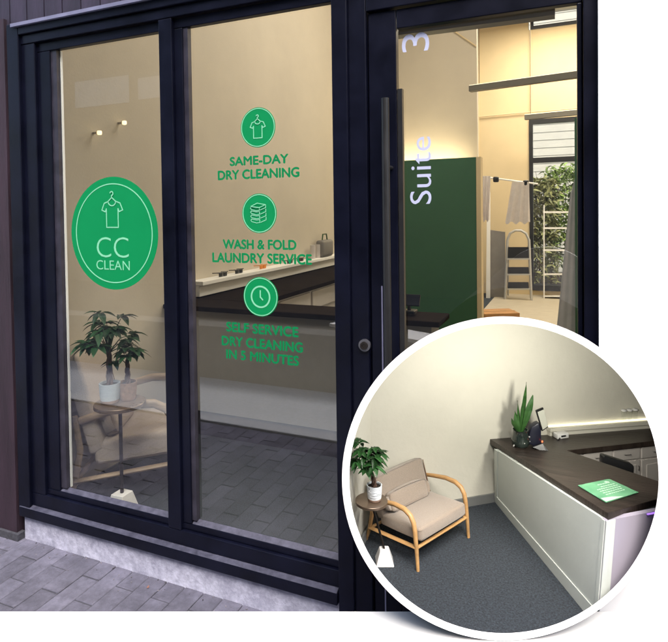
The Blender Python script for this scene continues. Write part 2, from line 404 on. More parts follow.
# ------------------------------------------------------------------ shop building shell
sh = thing('shop_building', 'dark board clad shop building holding the glazed shopfront and door', 'building', (-1.2,0,G0))
b = MB(); x = -5.0; TZ = atY(100, 7.5, -.045).z
while x < .05:     # vertical boards above the shopfront
    b.box(x, x+.112, -.012, .02, TZ+.012, 5.32); x += .12
b.box(-5, 3.2, .022, .12, 2.58, 5.32)
b.build('upper_boards', 'clad', sh)
b = MB(); x = -2.628
while x > -6:      # boards left of the shopfront, a redder brown
    b.box(x-.137, x, -.03, .02, G0-.01, 2.594); x -= .145
b.box(-6, -2.63, .022, .12, G0-.01, 2.58)
b.build('side_boards', 'cladl', sh)
b = MB(); b.box(-2.79, -2.605, -.045, .0, G0-.01, G0+.035); b.build('wall_footing', 'joint', sh)
TZ = atY(100, 7.5, -.045).z
b = MB(); b.box(atY(10,27,-.045).x, .0785, -.045, .02, TZ-.006, TZ+.010); b.build('drip_trim', 'trim', sh)
b = MB(); b.box(-6, 3.3, -.05, 9.2, 5.32, 5.40); b.build('roof', 'grey', sh)
for xw in (-6.1, 3.2): b = MB(); b.box(xw, xw+.1, .13, 9.2, G0, 5.32); b.build('side_wall', 'clad', sh)
# painted plinth under the window
b = MB(); b.box(-2.60, -.842, -.008, .12, G0-.02, .070)
struct(b.build('window_plinth', 'concrete', bevel=.004), None)

# ------------------------------------------------------------------ shop window
b = MB(); b.box(-2.66,-2.46,.038,.12,.04,2.62); b.box(-2.66,-.82,.038,.12,.04,.15); b.box(-2.66,.12,.038,.12,2.50,2.62)
struct(b.build('wall_lining', 'navy2', loc=(-1.7,.1,0)))
wn = thing('shop_window', 'two-pane navy framed shop window with green lettering on the glass', 'window', (-1.72,0,.07))
b = MB()
b.box(-2.61, -2.53, -.03, .036, .07, 2.56)           # outer jamb, stepped
b.box(-2.53, -2.44, -.012, .036, .196, 2.454)
b.box(-2.439, -2.355, .004, .036, .226, 2.409)
b.box(-2.528, -.84, -.03, .036, 2.50, 2.56)
b.box(-2.53, -.84, -.016, .036, 2.455, 2.4985)
b.box(-2.44, -.84, .004, .036, 2.41, 2.453)
b.box(-2.53, -.842, -.012, .036, .129, .195)
b.box(-2.438, -.842, .003, .036, .197, .225)
b.build('frame', 'navy', wn, bevel=.003)
b = MB(); b.box(-1.67, -1.60, -.014, .036, .197, 2.453); b.box(-1.598, -1.555, .001, .036, .227, 2.408); b.build('mullion', 'navy', wn, bevel=.003)
b = MB()
b.box(-2.356, -2.318, .012, .034, .24, 2.41); b.box(-1.556, -1.532, .010, .034, .24, 2.41); b.build('side_bead', 'bead', wn)
b = MB()
b.slab([(-2.353,.006,.226),(-2.353,.029,.240),(-2.353,.029,.22)], (.683,0,0)); b.slab([(-1.553,.006,.226),(-1.553,.029,.240),(-1.553,.029,.22)], (.711,0,0))
b.build('lower_bead', 'ledge', wn)
b = MB(); b.box(-2.60, -.842, -.036, .04, .072, .119); b.build('sill', 'navy', wn, bevel=.003)
b = MB(); b.slab([(-2.60,-.0355,.1205),(-2.60,-.012,.128),(-2.60,.09,.128),(-2.60,.09,.1205)], (1.755,0,0)); b.build('sill_top', 'ledge', wn)
for x0, x1 in ((-2.325,-1.668),(-1.540,-.836)):
    b = MB(); b.face([b.V(p) for p in [(x0,.03,.23),(x1,.03,.23),(x1,.03,2.42),(x0,.03,2.42)]]); b.build('glass_pane', 'glass', wn)
b = MB(); b.box(-2.328,-2.314,.034,.045,.24,2.41); b.build('inner_edge', 'white', wn)

# ------------------------------------------------------------------ door
dr = thing('entrance_door', 'navy glazed entrance door with long pull handle marked Suite 3', 'door', (-.3,0,G0))
b = MB(); b.box(-.838, -.775, -.030, .11, G0, 2.56); b.box(-.775,-.705,-.014,.11,G0,2.56); b.box(-.703,.032+.045,-.014,.11,2.345,2.56); b.box(-.703, .077, -.026, .1, 2.43, 2.56)
b.box(.036,.077,-.022,.11,G0,2.343); b.box(.018,.0355,.04,.11,G0,2.343); b.box(-.704,-.63,.04,.11,G0,2.343); b.build('door_frame', 'navy', dr, bevel=.003)
b = MB(); b.box(-.70,-.592,.0,.034,G0+.01,2.34); b.box(-.59,.033,.0,.034,2.27,2.34); b.box(-.59,.033,.0,.034,G0+.01,.22); b.box(.018,.033,.0005,.033,.222,2.268)
b.build('leaf_frame', 'navy', dr, bevel=.003)
b = MB(); b.box(-.6585,-.654,-.004,.0,G0+.05,1.32); b.build('edge_strip', 'trim', dr)
b = MB(); b.box(-.590,-.572,.004,.026,.22,2.05); b.build('gasket', 'black', dr)
b = MB(); b.face([b.V(p) for p in [(-.60,.027,.2),(.03,.027,.2),(.03,.027,2.28),(-.60,.027,2.28)]]); b.build('glass_pane', 'glass', dr)
b = MB(); hx = atY(385,100,-.07).x
b.tube([(hx,-.07,.55),(hx,-.07,2.005)], .0145, 14); b.tube([(hx,-.07,1.76),(hx,0,1.76)], .008, 8); b.tube([(hx,-.07,.75),(hx,0,.75)], .008, 8)
b.build('handle', 'black', dr, smooth=True)
lk = MB(); c = atY(365,345,-.015)
lk.disc((c.x,-.012,c.z), .023, .012, 32); l0 = lk.build('lock', 'lockm', dr)
lk = MB(); lk.disc((c.x,-.0245,c.z), .015, .006, 24, hole=.008); lk.disc((c.x,-.0245,c.z), .0075, .003, 16); lk.build('key_cylinder', 'dmetal', l0)

# ------------------------------------------------------------------ lettering and emblems on the glass
YS = .0285
def shirt(b, cx, cz, s, wd, y, th=.0006):
    "outline of a T-shirt on a hanger, s = half height"
    P = lambda q: [(cx+x*s, cz+z*s) for x, z in q]
    L = [(-.30,.62),(-.62,.52),(-.82,.10),(-.55,.0),(-.46,.18),(-.46,-.95),(.46,-.95),(.46,.18),(.55,.0),(.82,.10),(.62,.52),(.30,.62)]
    b.stroke(P(L), wd, y, th)
    b.stroke(P(arc(0,.62,.30,180,360,8,.26)), wd, y-.0008, th)
    b.stroke(P([(-.30,.62),(0,.86),(.30,.62)]), wd, y-.0016, th)
    b.stroke(P([(0,.86),(0,.98)]+arc(0,1.10,.12,-90,160,7)), wd, y-.0024, th)
lg = thing('logo_sticker', 'big round green sticker with shirt outline reading CC CLEAN on left pane', 'sticker', (-1.996,YS,1.513-.267))
b = MB(); b.disc((-1.996,YS,1.513), .267, .0006, 96); b.build('disc', 'sticker', lg)
b = MB(); b.disc((-1.996,YS-.001,1.513), .236, .0006, 96, hole=.231); b.build('circle_line', 'mint', lg)
b = MB(); shirt(b, -1.998, 1.615, .078, .0052, YS-.001); b.build('shirt_outline', 'mint', lg)
text('lettering', 'CC', *[atY(92,233,0).x, atY(124,233,0).x], atY(109,258,0).z, atY(109,237.5,0).z, YS-.0015, 'mint', lg, bold=-.012)
text('lettering', 'CLEAN', *[atY(92,265,0).x, atY(125.5,265,0).x], atY(109,270.5,0).z, atY(109,261,0).z, YS-.0015, 'mint', lg, bold=-.005)
def line(parent, body, x0, x1, yt, yb, bold=.018):
    xm = (x0+x1)/2
    text('lettering', body, atY(x0,(yt+yb)/2,0).x, atY(x1,(yt+yb)/2,0).x, atY(xm,yb,0).z, atY(xm,yt,0).z, YS-.0015, 'sticker2', parent, fat=.0020)
def badge(cz, label):
    t = thing('service_sticker', label, 'sticker', (-1.199,YS,cz-.3), group='round service stickers on the right pane')
    b = MB(); b.disc((-1.199,YS,cz), .083, .0006, 64); b.build('disc', 'sticker', t)
    b = MB(); b.disc((-1.199,YS-.001,cz), .080, .0006, 64, hole=.0765); b.build('circle_line', 'mint', t)
    return t
z1, z2, z3 = 1.955, 1.598, 1.249
t = badge(z1, 'green badge with shirt outline above the words SAME-DAY DRY CLEANING')
b = MB(); shirt(b, -1.199, z1-.002, .044, .0038, YS-.001); b.build('shirt_outline', 'mint', t)
line(t, 'SAME-DAY', 226.5, 285, 155.2, 163.9, .022); line(t, 'DRY CLEANING', 214.5, 296, 168.8, 178, .022)
t = badge(z2, 'green badge with folded laundry above the words WASH & FOLD LAUNDRY SERVICE')
b = MB(); k = 0
for i in range(4):
    z = z2-.034+i*.017
    b.stroke([(-1.235,z),(-1.212,z-.006),(-1.196,z-.004),(-1.196,z+.008),(-1.212,z+.006),(-1.235,z+.011),(-1.239,z+.005)], .003, YS-.001-.0008*i, .0005, closed=True)
    b.stroke([(-1.192,z-.003),(-1.166,z+.007),(-1.166,z+.018)], .003, YS-.001-.0008*i, .0005)
b.stroke([(-1.235,z2+.030),(-1.205,z2+.043),(-1.166,z2+.036),(-1.196,z2+.024)], .003, YS-.006, .0005, closed=True)
b.build('laundry_outline', 'mint', t)
line(t, 'WASH & FOLD', 219.5, 293, 240.3, 249.6, .022); line(t, 'LAUNDRY SERVICE', 209, 308.5, 254.2, 263.8, .022)
t = badge(z3, 'green badge with clock face above the words SELF SERVICE DRY CLEANING')
b = MB(); b.disc((-1.199,YS-.001,z3), .047, .0006, 48, hole=.040); b.stroke([(-1.199,z3+.026),(-1.199,z3-.001),(-1.188,z3-.012)], .0055, YS-.002, .0006); b.build('clock_face', 'mint', t)
line(t, 'SELF SERVICE', 223, 295, 326, 335.4, .022); line(t, 'DRY CLEANING', 218.5, 299.5, 340.8, 350.2, .022); line(t, 'IN 5 MINUTES', 223, 295.5, 354.4, 363.6, .022)
su = thing('suite_lettering', 'pale upright lettering reading Suite 3 on the door glass', 'lettering', (-.51,.026,1.62))
pl, pr = atY(408,170,0).x, atY(429.5,170,0).x
text('lettering', 'Suite', pl, pr, atY(419,204,0).z, atY(419,136,0).z, .025, 'lilac', su, bold=-.002, rot=True)
text('lettering', '3', atY(400,40,0).x, atY(427.5,40,0).x, atY(414,50,0).z, atY(414,31,0).z, .025, 'lilac', su, bold=-.002, rot=True)

# ------------------------------------------------------------------ white wall right of the door, standing in for the blank margin
b = MB(); b.box(.0785, 4.2, -.05, .12, G0-.02, 5.4); struct(b.build('margin_wall', 'white', loc=(2,0,G0)))

# ------------------------------------------------------------------ inside the shop
LX = -2.70
b = MB(); b.box(LX-.3, 2.6, .125, 9.4, -.05, 0.0); struct(b.build('interior_floor', 'carpet', loc=(0,0,0)))
b = MB(); b.box(-1.3, 2.6, 4.3, 9.0, .004, .012); struct(b.build('wood_floor', 'pfloor', loc=(0,0,0)))
b = MB(); b.box(LX-.1, LX, .125, 5.6, 0.001, 5.2); struct(b.build('left_wall', 'cream', loc=(LX,0,0)))
b = MB(); b.box(LX-.1, atY(477,100,5.6).x, 5.605, 5.7, 0.001, 5.2); struct(b.build('cross_wall', 'cream', loc=(LX,5.6,0)))
# rear wall with two window openings
RY = 9.0
def rear(x, y): q = atY(x, y, RY); return q.x, q.z
wx0, wz1 = rear(529, 120); _, wz0 = rear(529, 290); wx1, _ = rear(584, 200)
hx0, hz0 = rear(530, 30); hz1 = 5.15; hx1 = wx1+.6
b = MB()
b.box(-1.9, wx0, RY, RY+.12, .001, 5.2); b.box(wx0, wx1+.2, RY, RY+.12, .001, wz0); b.box(wx0, hx1, RY, RY+.12, wz1, hz0)
b.box(wx1+.2, 2.6, RY, RY+.12, .001, wz1); b.box(hx1, 2.6, RY, RY+.12, wz1, 5.2)
struct(b.build('rear_wall', 'cream2', loc=(0,RY,0)))
b = MB(); b.box(2.5, 2.6, .125, RY, .001, 5.2); struct(b.build('right_wall', 'cream', loc=(2.6,0,0)))
b = MB(); b.box(LX-.1, 2.6, .125, RY+.12, 5.2, 5.3); struct(b.build('ceiling', 'ceil', loc=(0,0,5.2)))
rw = thing('rear_window', 'tall black framed rear window looking onto a planted yard', 'window', (wx0,RY,wz0))
zz = rear(550,160)[1]
b = MB(); b.box(wx0,wx0+.065,RY-.03,RY+.1,wz0,wz1); b.box(wx0+.065,wx1+.2,RY-.03,RY+.1,wz1-.08,wz1); b.box(wx0+.065,wx1+.2,RY-.03,RY+.1,zz-.04,zz+.05); b.box(wx0+.065,wx1+.2,RY-.03,RY+.1,wz0,wz0+.1)
b.build('frame', 'black', rw)
b = MB(); b.face([b.V(p) for p in [(wx0,RY+.05,wz0),(wx1+.2,RY+.05,wz0),(wx1+.2,RY+.05,wz1),(wx0,RY+.05,wz1)]]); b.build('glass_pane', 'gint', rw)
hw = thing('high_window', 'high rear window with thin black frame close to the ceiling', 'window', (hx0,RY,hz0))
b = MB(); b.box(hx0,hx0+.06,RY-.02,RY+.1,hz0,5.19); b.box(hx0+.06,hx1,RY-.02,RY+.1,hz0,hz0+.06); b.build('frame', 'black', hw)
b = MB(); b.face([b.V(p) for p in [(hx0,RY+.05,hz0),(hx1,RY+.05,hz0),(hx1,RY+.05,5.19),(hx0,RY+.05,5.19)]]); b.build('glass_pane', 'gint', hw)
# yard behind
sd = thing('sided_house', 'pale weatherboard house wall outside the rear window', 'building', (1,15.2,0))
b = MB(); z = -.4
while z < 9.5: b.slab([(-3,15.0,z),(-3,15.014,z+.22),(-3,15.1,z+.22),(-3,15.1,z)], (9,0,0)); z += .22
b.build('wall', 'siding', sd)
def bush(label, x0, x1, y, z0, z1, n, mt, L=.16):
    t = thing('garden_shrub', label, 'shrub', ((x0+x1)/2, y, -.2), group='shrubs in the yard behind the rear window')
    b = MB()
    for i in range(7):
        xx = random.uniform(x0, x1); b.tube([(xx,y+random.uniform(-.1,.1),-.2),(xx+random.uniform(-.15,.15),y,(z0+z1)/2),(xx+random.uniform(-.3,.3),y,z1-.1)], [.015,.01,.004], 5)
    b.build('stem', 'bark', t)
    b = MB()
    for i in range(n):
        p = Vector((random.uniform(x0,x1), y+random.gauss(0,.15), z0+(z1-z0)*random.random()**.8))
        d = Vector((random.gauss(0,1),random.gauss(0,1),random.gauss(.2,.7)))
        b.leaf(p, d, (random.gauss(0,1),random.gauss(0,1),1), L*random.uniform(.6,1.3), L*.28, .4, 3)
    b.build('foliage', mt, t)
gx = lambda x, Y: atY(x, 200, Y).x
bush('dry olive brown shrub at the left of the rear window', gx(527,12.6), gx(556,12.6), 12.6, -.2, 2.35, 1700, 'leafo', .2)
bush('bright yellow green shrub at the right of the rear window', gx(545,13.1), gx(600,13.1), 13.1, .1, 2.65, 2000, 'leafy', .2)
b = MB(); b.box(-4, 7, RY+.14, 14.99, -.4, -.2); struct(b.build('yard_soil', 'soil', loc=(0,10,0)))

# green partition
gy = 4.1
p = atY(476, 157, gy); p_top = p.z
b = MB(); b.box(-1.75, p.x, gy, gy+.12, .013, p.z); tag(b.build('green_partition', 'green', bevel=.004), 'dark green painted partition wall behind the door glass', 'partition')
b = MB(); b.box(p.x+.002, p.x+.05, gy-.01, gy+.13, .013, p.z); tag(b.build('partition_post', 'cream2'), 'slim cream post ending the green partition', 'post')
b = MB(); b.box(-2.4, -1.35, 5.45, 5.50, p.z-.10, p.z-.04); tag(b.build('light_strip', 'glow'), 'warm light strip glowing over the top of the green partition', 'light')
# linear lamps
def linear(label, x0, y0, x1, y1, thpx, Y0, Y1):
    a, c = atY(x0, y0, Y0), atY(x1, y1, Y1)
    h = thpx/F*(Y0+2); dc = ray(x1, y1); c = EYE + dc*((a.z-EYE.z)/dc.z)
    t = thing('linear_lamp', label, 'lamp', a, group='long suspended ceiling lamps')
    d = (c-a).normalized(); sdv = d.cross(Vector((0,0,1)))*.045
    b = MB(); b.slab([a-sdv, a+sdv, c+sdv, c-sdv], (0,0,h)); b.build('housing', 'lamp', t)
    b = MB(); q = Vector((0,0,h+.002)); b.slab([a-sdv*.7+q, a+sdv*.7+q, c+sdv*.7+q, c-sdv*.7+q], (0,0,.006)); b.build('diffuser', 'glowd', t)
    for f_ in (.08,.92):
        pp = a.lerp(c, f_); b = MB(); b.tube([pp+q, (pp.x,pp.y,5.2)], .004, 5); b.build('cable', 'lamp', t)
linear('upper suspended lamp crossing the top corner of the door glass', 392, 38, 555, 17, 9, 1.9, 2.1)
linear('middle suspended lamp hanging in front of the cream rear wall', 470, 92, 600, 75, 5.5, 5.0, 5.3)
linear('shortest suspended lamp just above the rear window', 525, 120, 600, 113, 4.5, 8.3, 8.5)
# conduits on the rear and cross walls
def pipe(label, pts, Y, r=.012):
    q = [atY(x, y, Y-.02) for x, y in pts]
    b = MB(); b.tube(q, r, 6); tag(b.build('wall_conduit', 'cream2', smooth=True), label, 'conduit')
pipe('thin conduit running down the corner left of the rear wall', [(478.5,0),(478.5,300)], 8.98, .012)
pipe('thin conduit sagging across the rear wall above the window', [(478,117),(520,113),(560,110),(590,107)], 8.98, .012)
pipe('thin conduit rising on the rear wall beside the high window', [(531,30),(531,118)], 8.98, .012)
pipe('slanting cable on the cross wall behind the door glass', [(424,12),(450,28),(476,46)], 5.6, .008)
# bulbs mirrored or hung in the left pane
for x, y, lb in ((97,133,'left of two small glowing lamps seen through the left pane'),(122,123,'right of two small glowing lamps seen through the left pane')):
    q = atX(x, y, LX+.03)
    t = thing('wall_lamp', lb, 'lamp', q, group='small glowing lamps in the left pane')
    b = MB(); b.rbox(q+Vector((.02,0,0)), (.024,.024,.026), .007); b.build('lamp_shade', 'glows', t, smooth=True)
    b = MB(); b.box(q.x-.03, q.x+.004, q.y-.006, q.y+.006, q.z-.006, q.z+.006); b.build('bracket', 'cream', t)

# the shop's own counter
CH = atY(300, 316.5, 1.2).z
e = atY(439, 306, 1.2); CE = e.x
ct = thing('shop_counter', 'dark wood topped counter seen through the right pane and door glass', 'counter', (-1.7,1.4,0))
b = MB(); b.box(LX, CE, 1.2, 1.50, CH-.012, CH+.022); b.build('countertop', 'wtopr', ct, bevel=.006)
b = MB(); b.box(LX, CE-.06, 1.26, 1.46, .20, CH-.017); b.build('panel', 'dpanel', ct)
b = MB(); b.box(LX, CE-.10, 1.32, 1.44, .002, .198); b.build('darkened_foot', 'black', ct)  # black recess added to darken the foot of the counter
bc = thing('wall_counter', 'long dark topped counter along the left wall of the shop', 'counter', (LX+.3,3.5,0))
b = MB(); b.box(LX, LX+.62, 1.503, 5.5, CH-.012, CH+.022); b.build('countertop', 'wtopr', bc)
b = MB(); b.box(LX, LX+.56, 1.503, 5.5, .002, CH-.017); b.build('cabinet', 'cab', bc)
for i in range(6):
    b = MB(); b.box(LX+.561, LX+.575, 1.9+i*.6, 2.45+i*.6, CH-.20, CH-.04); b.build('drawer', 'cab', bc, bevel=.004)
lz = CH+.14
b = MB(); b.box(LX, LX+.13, 1.5, 5.5, lz-.02, lz+.012); b.box(LX, LX+.09, 1.51, 5.5, CH+.032, lz-.021); sl = tag(b.build('wall_ledge', 'white', bevel=.004), 'pale ledge with glasses and bag running above the dark counter', 'ledge')
def sunglasses(label, x, y, mt='black'):
    q = atX(x, y, LX+.08); q.z = lz+.012
    t = thing('sunglasses', label, 'sunglasses', q, group='pairs of sunglasses on the ledge')
    for s_ in (-1, 1):
        b = MB(); b.rbox(q+Vector((0,s_*.030,.018)), (.010,.05,.034), .005); b.build('lens', mt, t, smooth=True)
    b = MB(); b.tube([q+Vector((0,-.07,.035)), q+Vector((0,.07,.035))], .005, 6); b.tube([q+Vector((0,-.068,.035)), q+Vector((-.06,-.06,.03))], .004, 6); b.tube([q+Vector((0,.068,.035)), q+Vector((-.06,.06,.03))], .004, 6)
    b.build('bridge', mt, t, smooth=True)
sunglasses('black sunglasses at the left end of the ledge', 223, 276)
sunglasses('black sunglasses beside the orange object on the ledge', 239, 275)
sunglasses('black sunglasses under the word SERVICE on the ledge', 290, 268)
sunglasses('dark wraparound sunglasses nearest the bag on the ledge', 301, 266)
sunglasses('bright orange sunglasses in the middle of the ledge', 263, 272, 'orange')
q = atX(325, 262, LX+.08); q.z = lz+.012
bgq = thing('handbag', 'small grey green bag standing at the right end of the ledge', 'bag', q)
b = MB(); b.rbox(q+Vector((0,0,.10)), (.1,.30,.19), .03); b.build('body', 'grey', bgq, smooth=True)
b = MB(); b.tube([q+Vector((0,-.07,.19)),q+Vector((0,-.05,.26)),q+Vector((0,.05,.26)),q+Vector((0,.07,.19))], .008, 6); b.build('strap', 'leaf', bgq, smooth=True)
for x, lb in ((313,'clear glass jar left of the bag on the ledge'),(318,'second clear glass jar touching the bag on the ledge')):
    q = atX(x, 262, LX+.06); q.z = lz+.012
    b = MB(); b.lathe([(.028,0),(.03,.12),(.03,.15)], q, 14); tag(b.build('glass_jar', 'cab', smooth=True), lb, 'jar', 'glass jars on the ledge')
q = atY(409, 304, 1.36); q.z = CH+.03
tm = thing('payment_terminal', 'small black screen on a stand at the shop counter end behind the door', 'terminal', q)
b = MB(); b.rbox(q+Vector((0,0,.015)), (.09,.08,.02), .006); b.tube([q+Vector((0,0,.02)), q+Vector((0,0,.08))], .012, 8); b.build('stand', 'black', tm)
b = MB(); b.rbox(q+Vector((0,0,.085)), (.14,.012,.075), .004, Matrix.Rotation(-.5,3,'X')); b.build('screen', 'bluebk', tm)

# rail, cloths, ladder, mirror board, cardboard box, curtain, shelf trolley in the rear room
t = thing('clothes_rail', 'white clothes rail fixed across the gap beside the green partition', 'rail', atY(505,183,6.5))
b = MB(); b.tube([atY(476,176,6.5), atY(538,184,6.5)], .012, 8); b.build('bar', 'white', t, smooth=True)
for x, y in ((496,179.5),(526,183)):
    b = MB(); b.rbox(atY(x,y,6.5), (.08,.08,.08), .02); b.build('bracket', 'black', t, smooth=True)
def cloth(label, pts, Y):
    b = MB(); n = 14; rows = 10
    (x0,x1,y0),(x2,x3,y1) = pts; g = []
    for j in range(rows+1):
        f_ = j/rows; row = []
        for i in range(n+1):
            xx = (x0+(x2-x0)*f_)*(1-i/n) + (x1+(x3-x1)*f_)*i/n
            q = atY(xx, y0+(y1-y0)*f_+1.5*math.sin(i*1.3)*f_, Y); q.y += .022*math.sin(i*1.25+f_*1.5)*(.3+f_)
            row.append(q)
        g.append(row)
    f0 = [[b.V(q) for q in r] for r in g]; f1 = [[b.V(q+Vector((0,.012,0))) for q in r] for r in g]
    for j in range(rows):
        for i in range(n):
            b.face([f0[j][i],f0[j][i+1],f0[j+1][i+1],f0[j+1][i]]); b.face([f1[j][i+1],f1[j][i],f1[j+1][i],f1[j+1][i+1]])
    for j in range(rows):
        b.face([f0[j][0],f0[j+1][0],f1[j+1][0],f1[j][0]]); b.face([f0[j][n],f1[j][n],f1[j+1][n],f0[j+1][n]])
    for i in range(n):
        b.face([f0[rows][i],f0[rows][i+1],f1[rows][i+1],f1[rows][i]]); b.face([f0[0][i+1],f0[0][i],f1[0][i],f1[0][i+1]])
    tag(b.build('hanging_cloth', 'cloth', smooth=True), label, 'cloth', 'cloths hung on the rail')
cloth('narrow lilac grey cloth hanging beside the green partition', [(481,490.5,176),(480,489.5,221)], 6.46)
cloth('wide lilac grey cloth draped over the rail before the window', [(512,529,182),(505,530,223)], 6.46)
ly = 8.3
def L3(x, y): return atY(x, y, ly)
ld = thing('step_ladder', 'white three-step folding ladder with black treads by rear window', 'ladder', L3(518,301))
b = MB()
b.tube([L3(505,302), L3(507.5,240), L3(510,233.5), L3(515,230.5), L3(521,230.5), L3(526,233.5), L3(529,240), L3(531.5,302)], .022, 8)
b.build('frame', 'alu', ld, smooth=True)
b = MB(); b.tube([L3(506,298)+Vector((0,.35,0)), L3(508,246)+Vector((0,.05,0))], .015, 6); b.build('rear_leg', 'alu', ld)
b = MB(); b.tube([L3(530,298)+Vector((0,.35,0)), L3(528,246)+Vector((0,.05,0))], .015, 6); b.build('rear_leg', 'alu', ld)
for ya, yb in ((247,258),(267,273.5),(282,288)):
    b = MB(); q = [L3(508,yb), L3(529,yb), L3(528.6,ya), L3(508.4,ya)]; b.slab(q, (0,-.03,0)); s_ = b.build('step', 'rubber', ld)
    b = MB(); q = [L3(507,yb+1.6), L3(530,yb+1.6), L3(530,yb+.1), L3(507,yb+.1)]; b.slab(q, (0,-.04,0)); b.build('step_edge', 'alu', s_)
b = MB(); b.slab([atY(490,302,8.5), atY(505,302,8.5), atY(505,232,8.5), atY(490,230,8.5)], (0,.05,0)); bd = tag(b.build('leaning_board', 'grey'), 'grey board leaning on the rear wall left of the ladder', 'board')
b = MB(); b.slab([atY(486,304,8.4), atY(490,304,8.4), atY(490,192,8.4), atY(487,192,8.4)], (0,.05,0)); tag(b.build('mirror_frame', 'white'), 'tall slim white upright beside the grey board', 'frame')
c0 = atY(484, 317, 5.2)
bx = thing('cardboard_box', 'brown cardboard box lying behind the green partition edge', 'box', (c0.x,c0.y,.013))
rz = Matrix.Rotation(math.radians(28), 3, 'Z')
q = atY(497, 312, 5.4)
b = MB(); b.rbox((q.x, q.y, .16), (.46,.34,.28), .004, rz, 1); b.build('carton', 'card', bx)
b = MB(); b.rbox((q.x, q.y, .302), (.47,.04,.003), .001, rz, 1); b.build('tape', 'oak', bx)
b = MB(); n = 12; A = [atY(563,205,3.4), atY(577,150,3.4)]
top0, top1, bot0, bot1 = atY(570,195,3.4), atY(583,150,3.4), atY(556,335,3.4), atY(583,340,3.4)
g0 = []; g1 = []
for j in (0, 1):
    r0 = []; r1 = []
    for i in range(n+1):
        q = (top0.lerp(top1, i/n) if j == 0 else bot0.lerp(bot1, i/n)); q = q + Vector((0,.004*math.sin(i*1.7),0))
        r0.append(b.V(q)); r1.append(b.V(q+Vector((0,.03,0))))
    g0.append(r0); g1.append(r1)
for i in range(n):
    b.face([g0[0][i],g0[0][i+1],g0[1][i+1],g0[1][i]]); b.face([g1[0][i+1],g1[0][i],g1[1][i],g1[1][i+1]])
    for j in (0,1): b.face([g0[j][i],g0[j][i+1],g1[j][i+1],g1[j][i]])
b.face([g0[0][0],g0[1][0],g1[1][0],g1[0][0]]); b.face([g0[0][n],g0[1][n],g1[1][n],g1[0][n]])
tag(b.build('grey_curtain', 'curtain', smooth=True), 'plain grey curtain hanging at the right of the door glass', 'curtain')
b = MB(); q0, q1 = atY(574.5,118,3.3), atY(581,340,3.3); b.box(q0.x, q1.x+.05, 3.3, 3.36, .0, q0.z); tag(b.build('green_upright', 'green'), 'narrow dark green upright at the right edge of door glass', 'upright')
st = thing('wire_shelf', 'white wire shelf unit standing before the rear window', 'shelf', atY(562,300,8.7))
def W3(x, y, dy=0): return atY(x, y, 8.6+dy)
for dy in (0,.25):
    for x in (544, 574): b = MB(); b.tube([W3(x,301,dy), W3(x,205,dy)], .012, 6); b.build('post', 'white', st)
for y in (213,229,251,275,297):
    b = MB(); b.slab([W3(543,y), W3(575,y), W3(575,y,.3), W3(543,y,.3)], (0,0,.03)); b.build('shelf_board', 'white', st)

# ------------------------------------------------------------------ furniture builders (real size, placed by a matrix)
def armchair(label, X, loc, clip=False, wood='oak', fab='fabric', group=None, pil=True, bh=.60):
    t = thing('armchair', label, 'armchair', loc, group)
    kw = dict(parent=t, clip=clip)
    for sx in (-1, 1):
        x = sx*.318
        b = MB(X); b.tube([(x,-.37,0),(x,-.355,.20),(x,-.335,.40),(x,-.315,.50),(x,-.27,.565),(x,-.19,.60),(x,-.05,.60),(x,.14,.56),(x,.30,.52)], [.017,.021,.025,.026,.027,.027,.026,.024,.022], 10, .75)
        b.build('armrest', wood, smooth=True, **kw)
        b = MB(X); b.tube([(x,.40,0),(x,.34,.17),(x,.30,.35),(x,.33,.55)], [.016,.022,.023,.018], 8, .75); b.build('rear_leg', wood, smooth=True, **kw)
        b = MB(X); b.tube([(x,-.35,.245),(x,.34,.17)], .022, 8, .6); b.build('side_rail', wood, smooth=True, **kw)
    b = MB(X); b.tube([(-.318,-.345,.235),(.318,-.345,.235)], .020, 8, .8); b.build('front_rail', wood, smooth=True, **kw)
    b = MB(X); b.tube([(-.318,.33,.17),(.318,.33,.17)], .018, 8, .8); b.build('rear_rail', wood, smooth=True, **kw)
    R = Matrix.Rotation(math.radians(5), 3, 'X').inverted()
    b = MB(X); b.rbox((0,-.075,.335), (.575,.60,.145), .032, R, 4, puff=.05); st = b.build('seat', fab, smooth=True, **kw)
    R = Matrix.Rotation(math.radians(-17), 3, 'X')
    b = MB(X); b.rbox((0,.285-.15*(.60-bh),.30+bh/2), (.585,.115,bh), .032, R, 4, puff=.05); bk = b.build('backrest', fab, smooth=True, **kw)
    b = MB(X); 
    o = R @ Vector((0,-.05,.30)); 
    b.tube([Vector((.292,.285-.15*(.60-bh),.30+bh/2))+R@Vector((0,-.055,-bh*.44)), Vector((.292,.285-.15*(.60-bh),.30+bh/2))+R@Vector((0,-.055,bh*.44))], .004, 6); b.build('piping', 'piping', parent=bk, clip=clip)
    if pil:
        R2 = Matrix.Rotation(math.radians(-20), 3, 'X') @ Matrix.Rotation(math.radians(3), 3, 'Y')
        t2 = MB(X); t2.rbox((-.02,.135,.485), (.44,.10,.20), .030, R2, 5, puff=.28)
        c = tag(t2.build('lumbar_cushion', fab, smooth=True, clip=clip), label.replace('armchair', 'oblong cushion')[:0] + ('small oblong beige cushion propped on the seat of the ' + ('armchair in the round rim' if clip else 'armchair behind glass')), 'cushion')
    return t
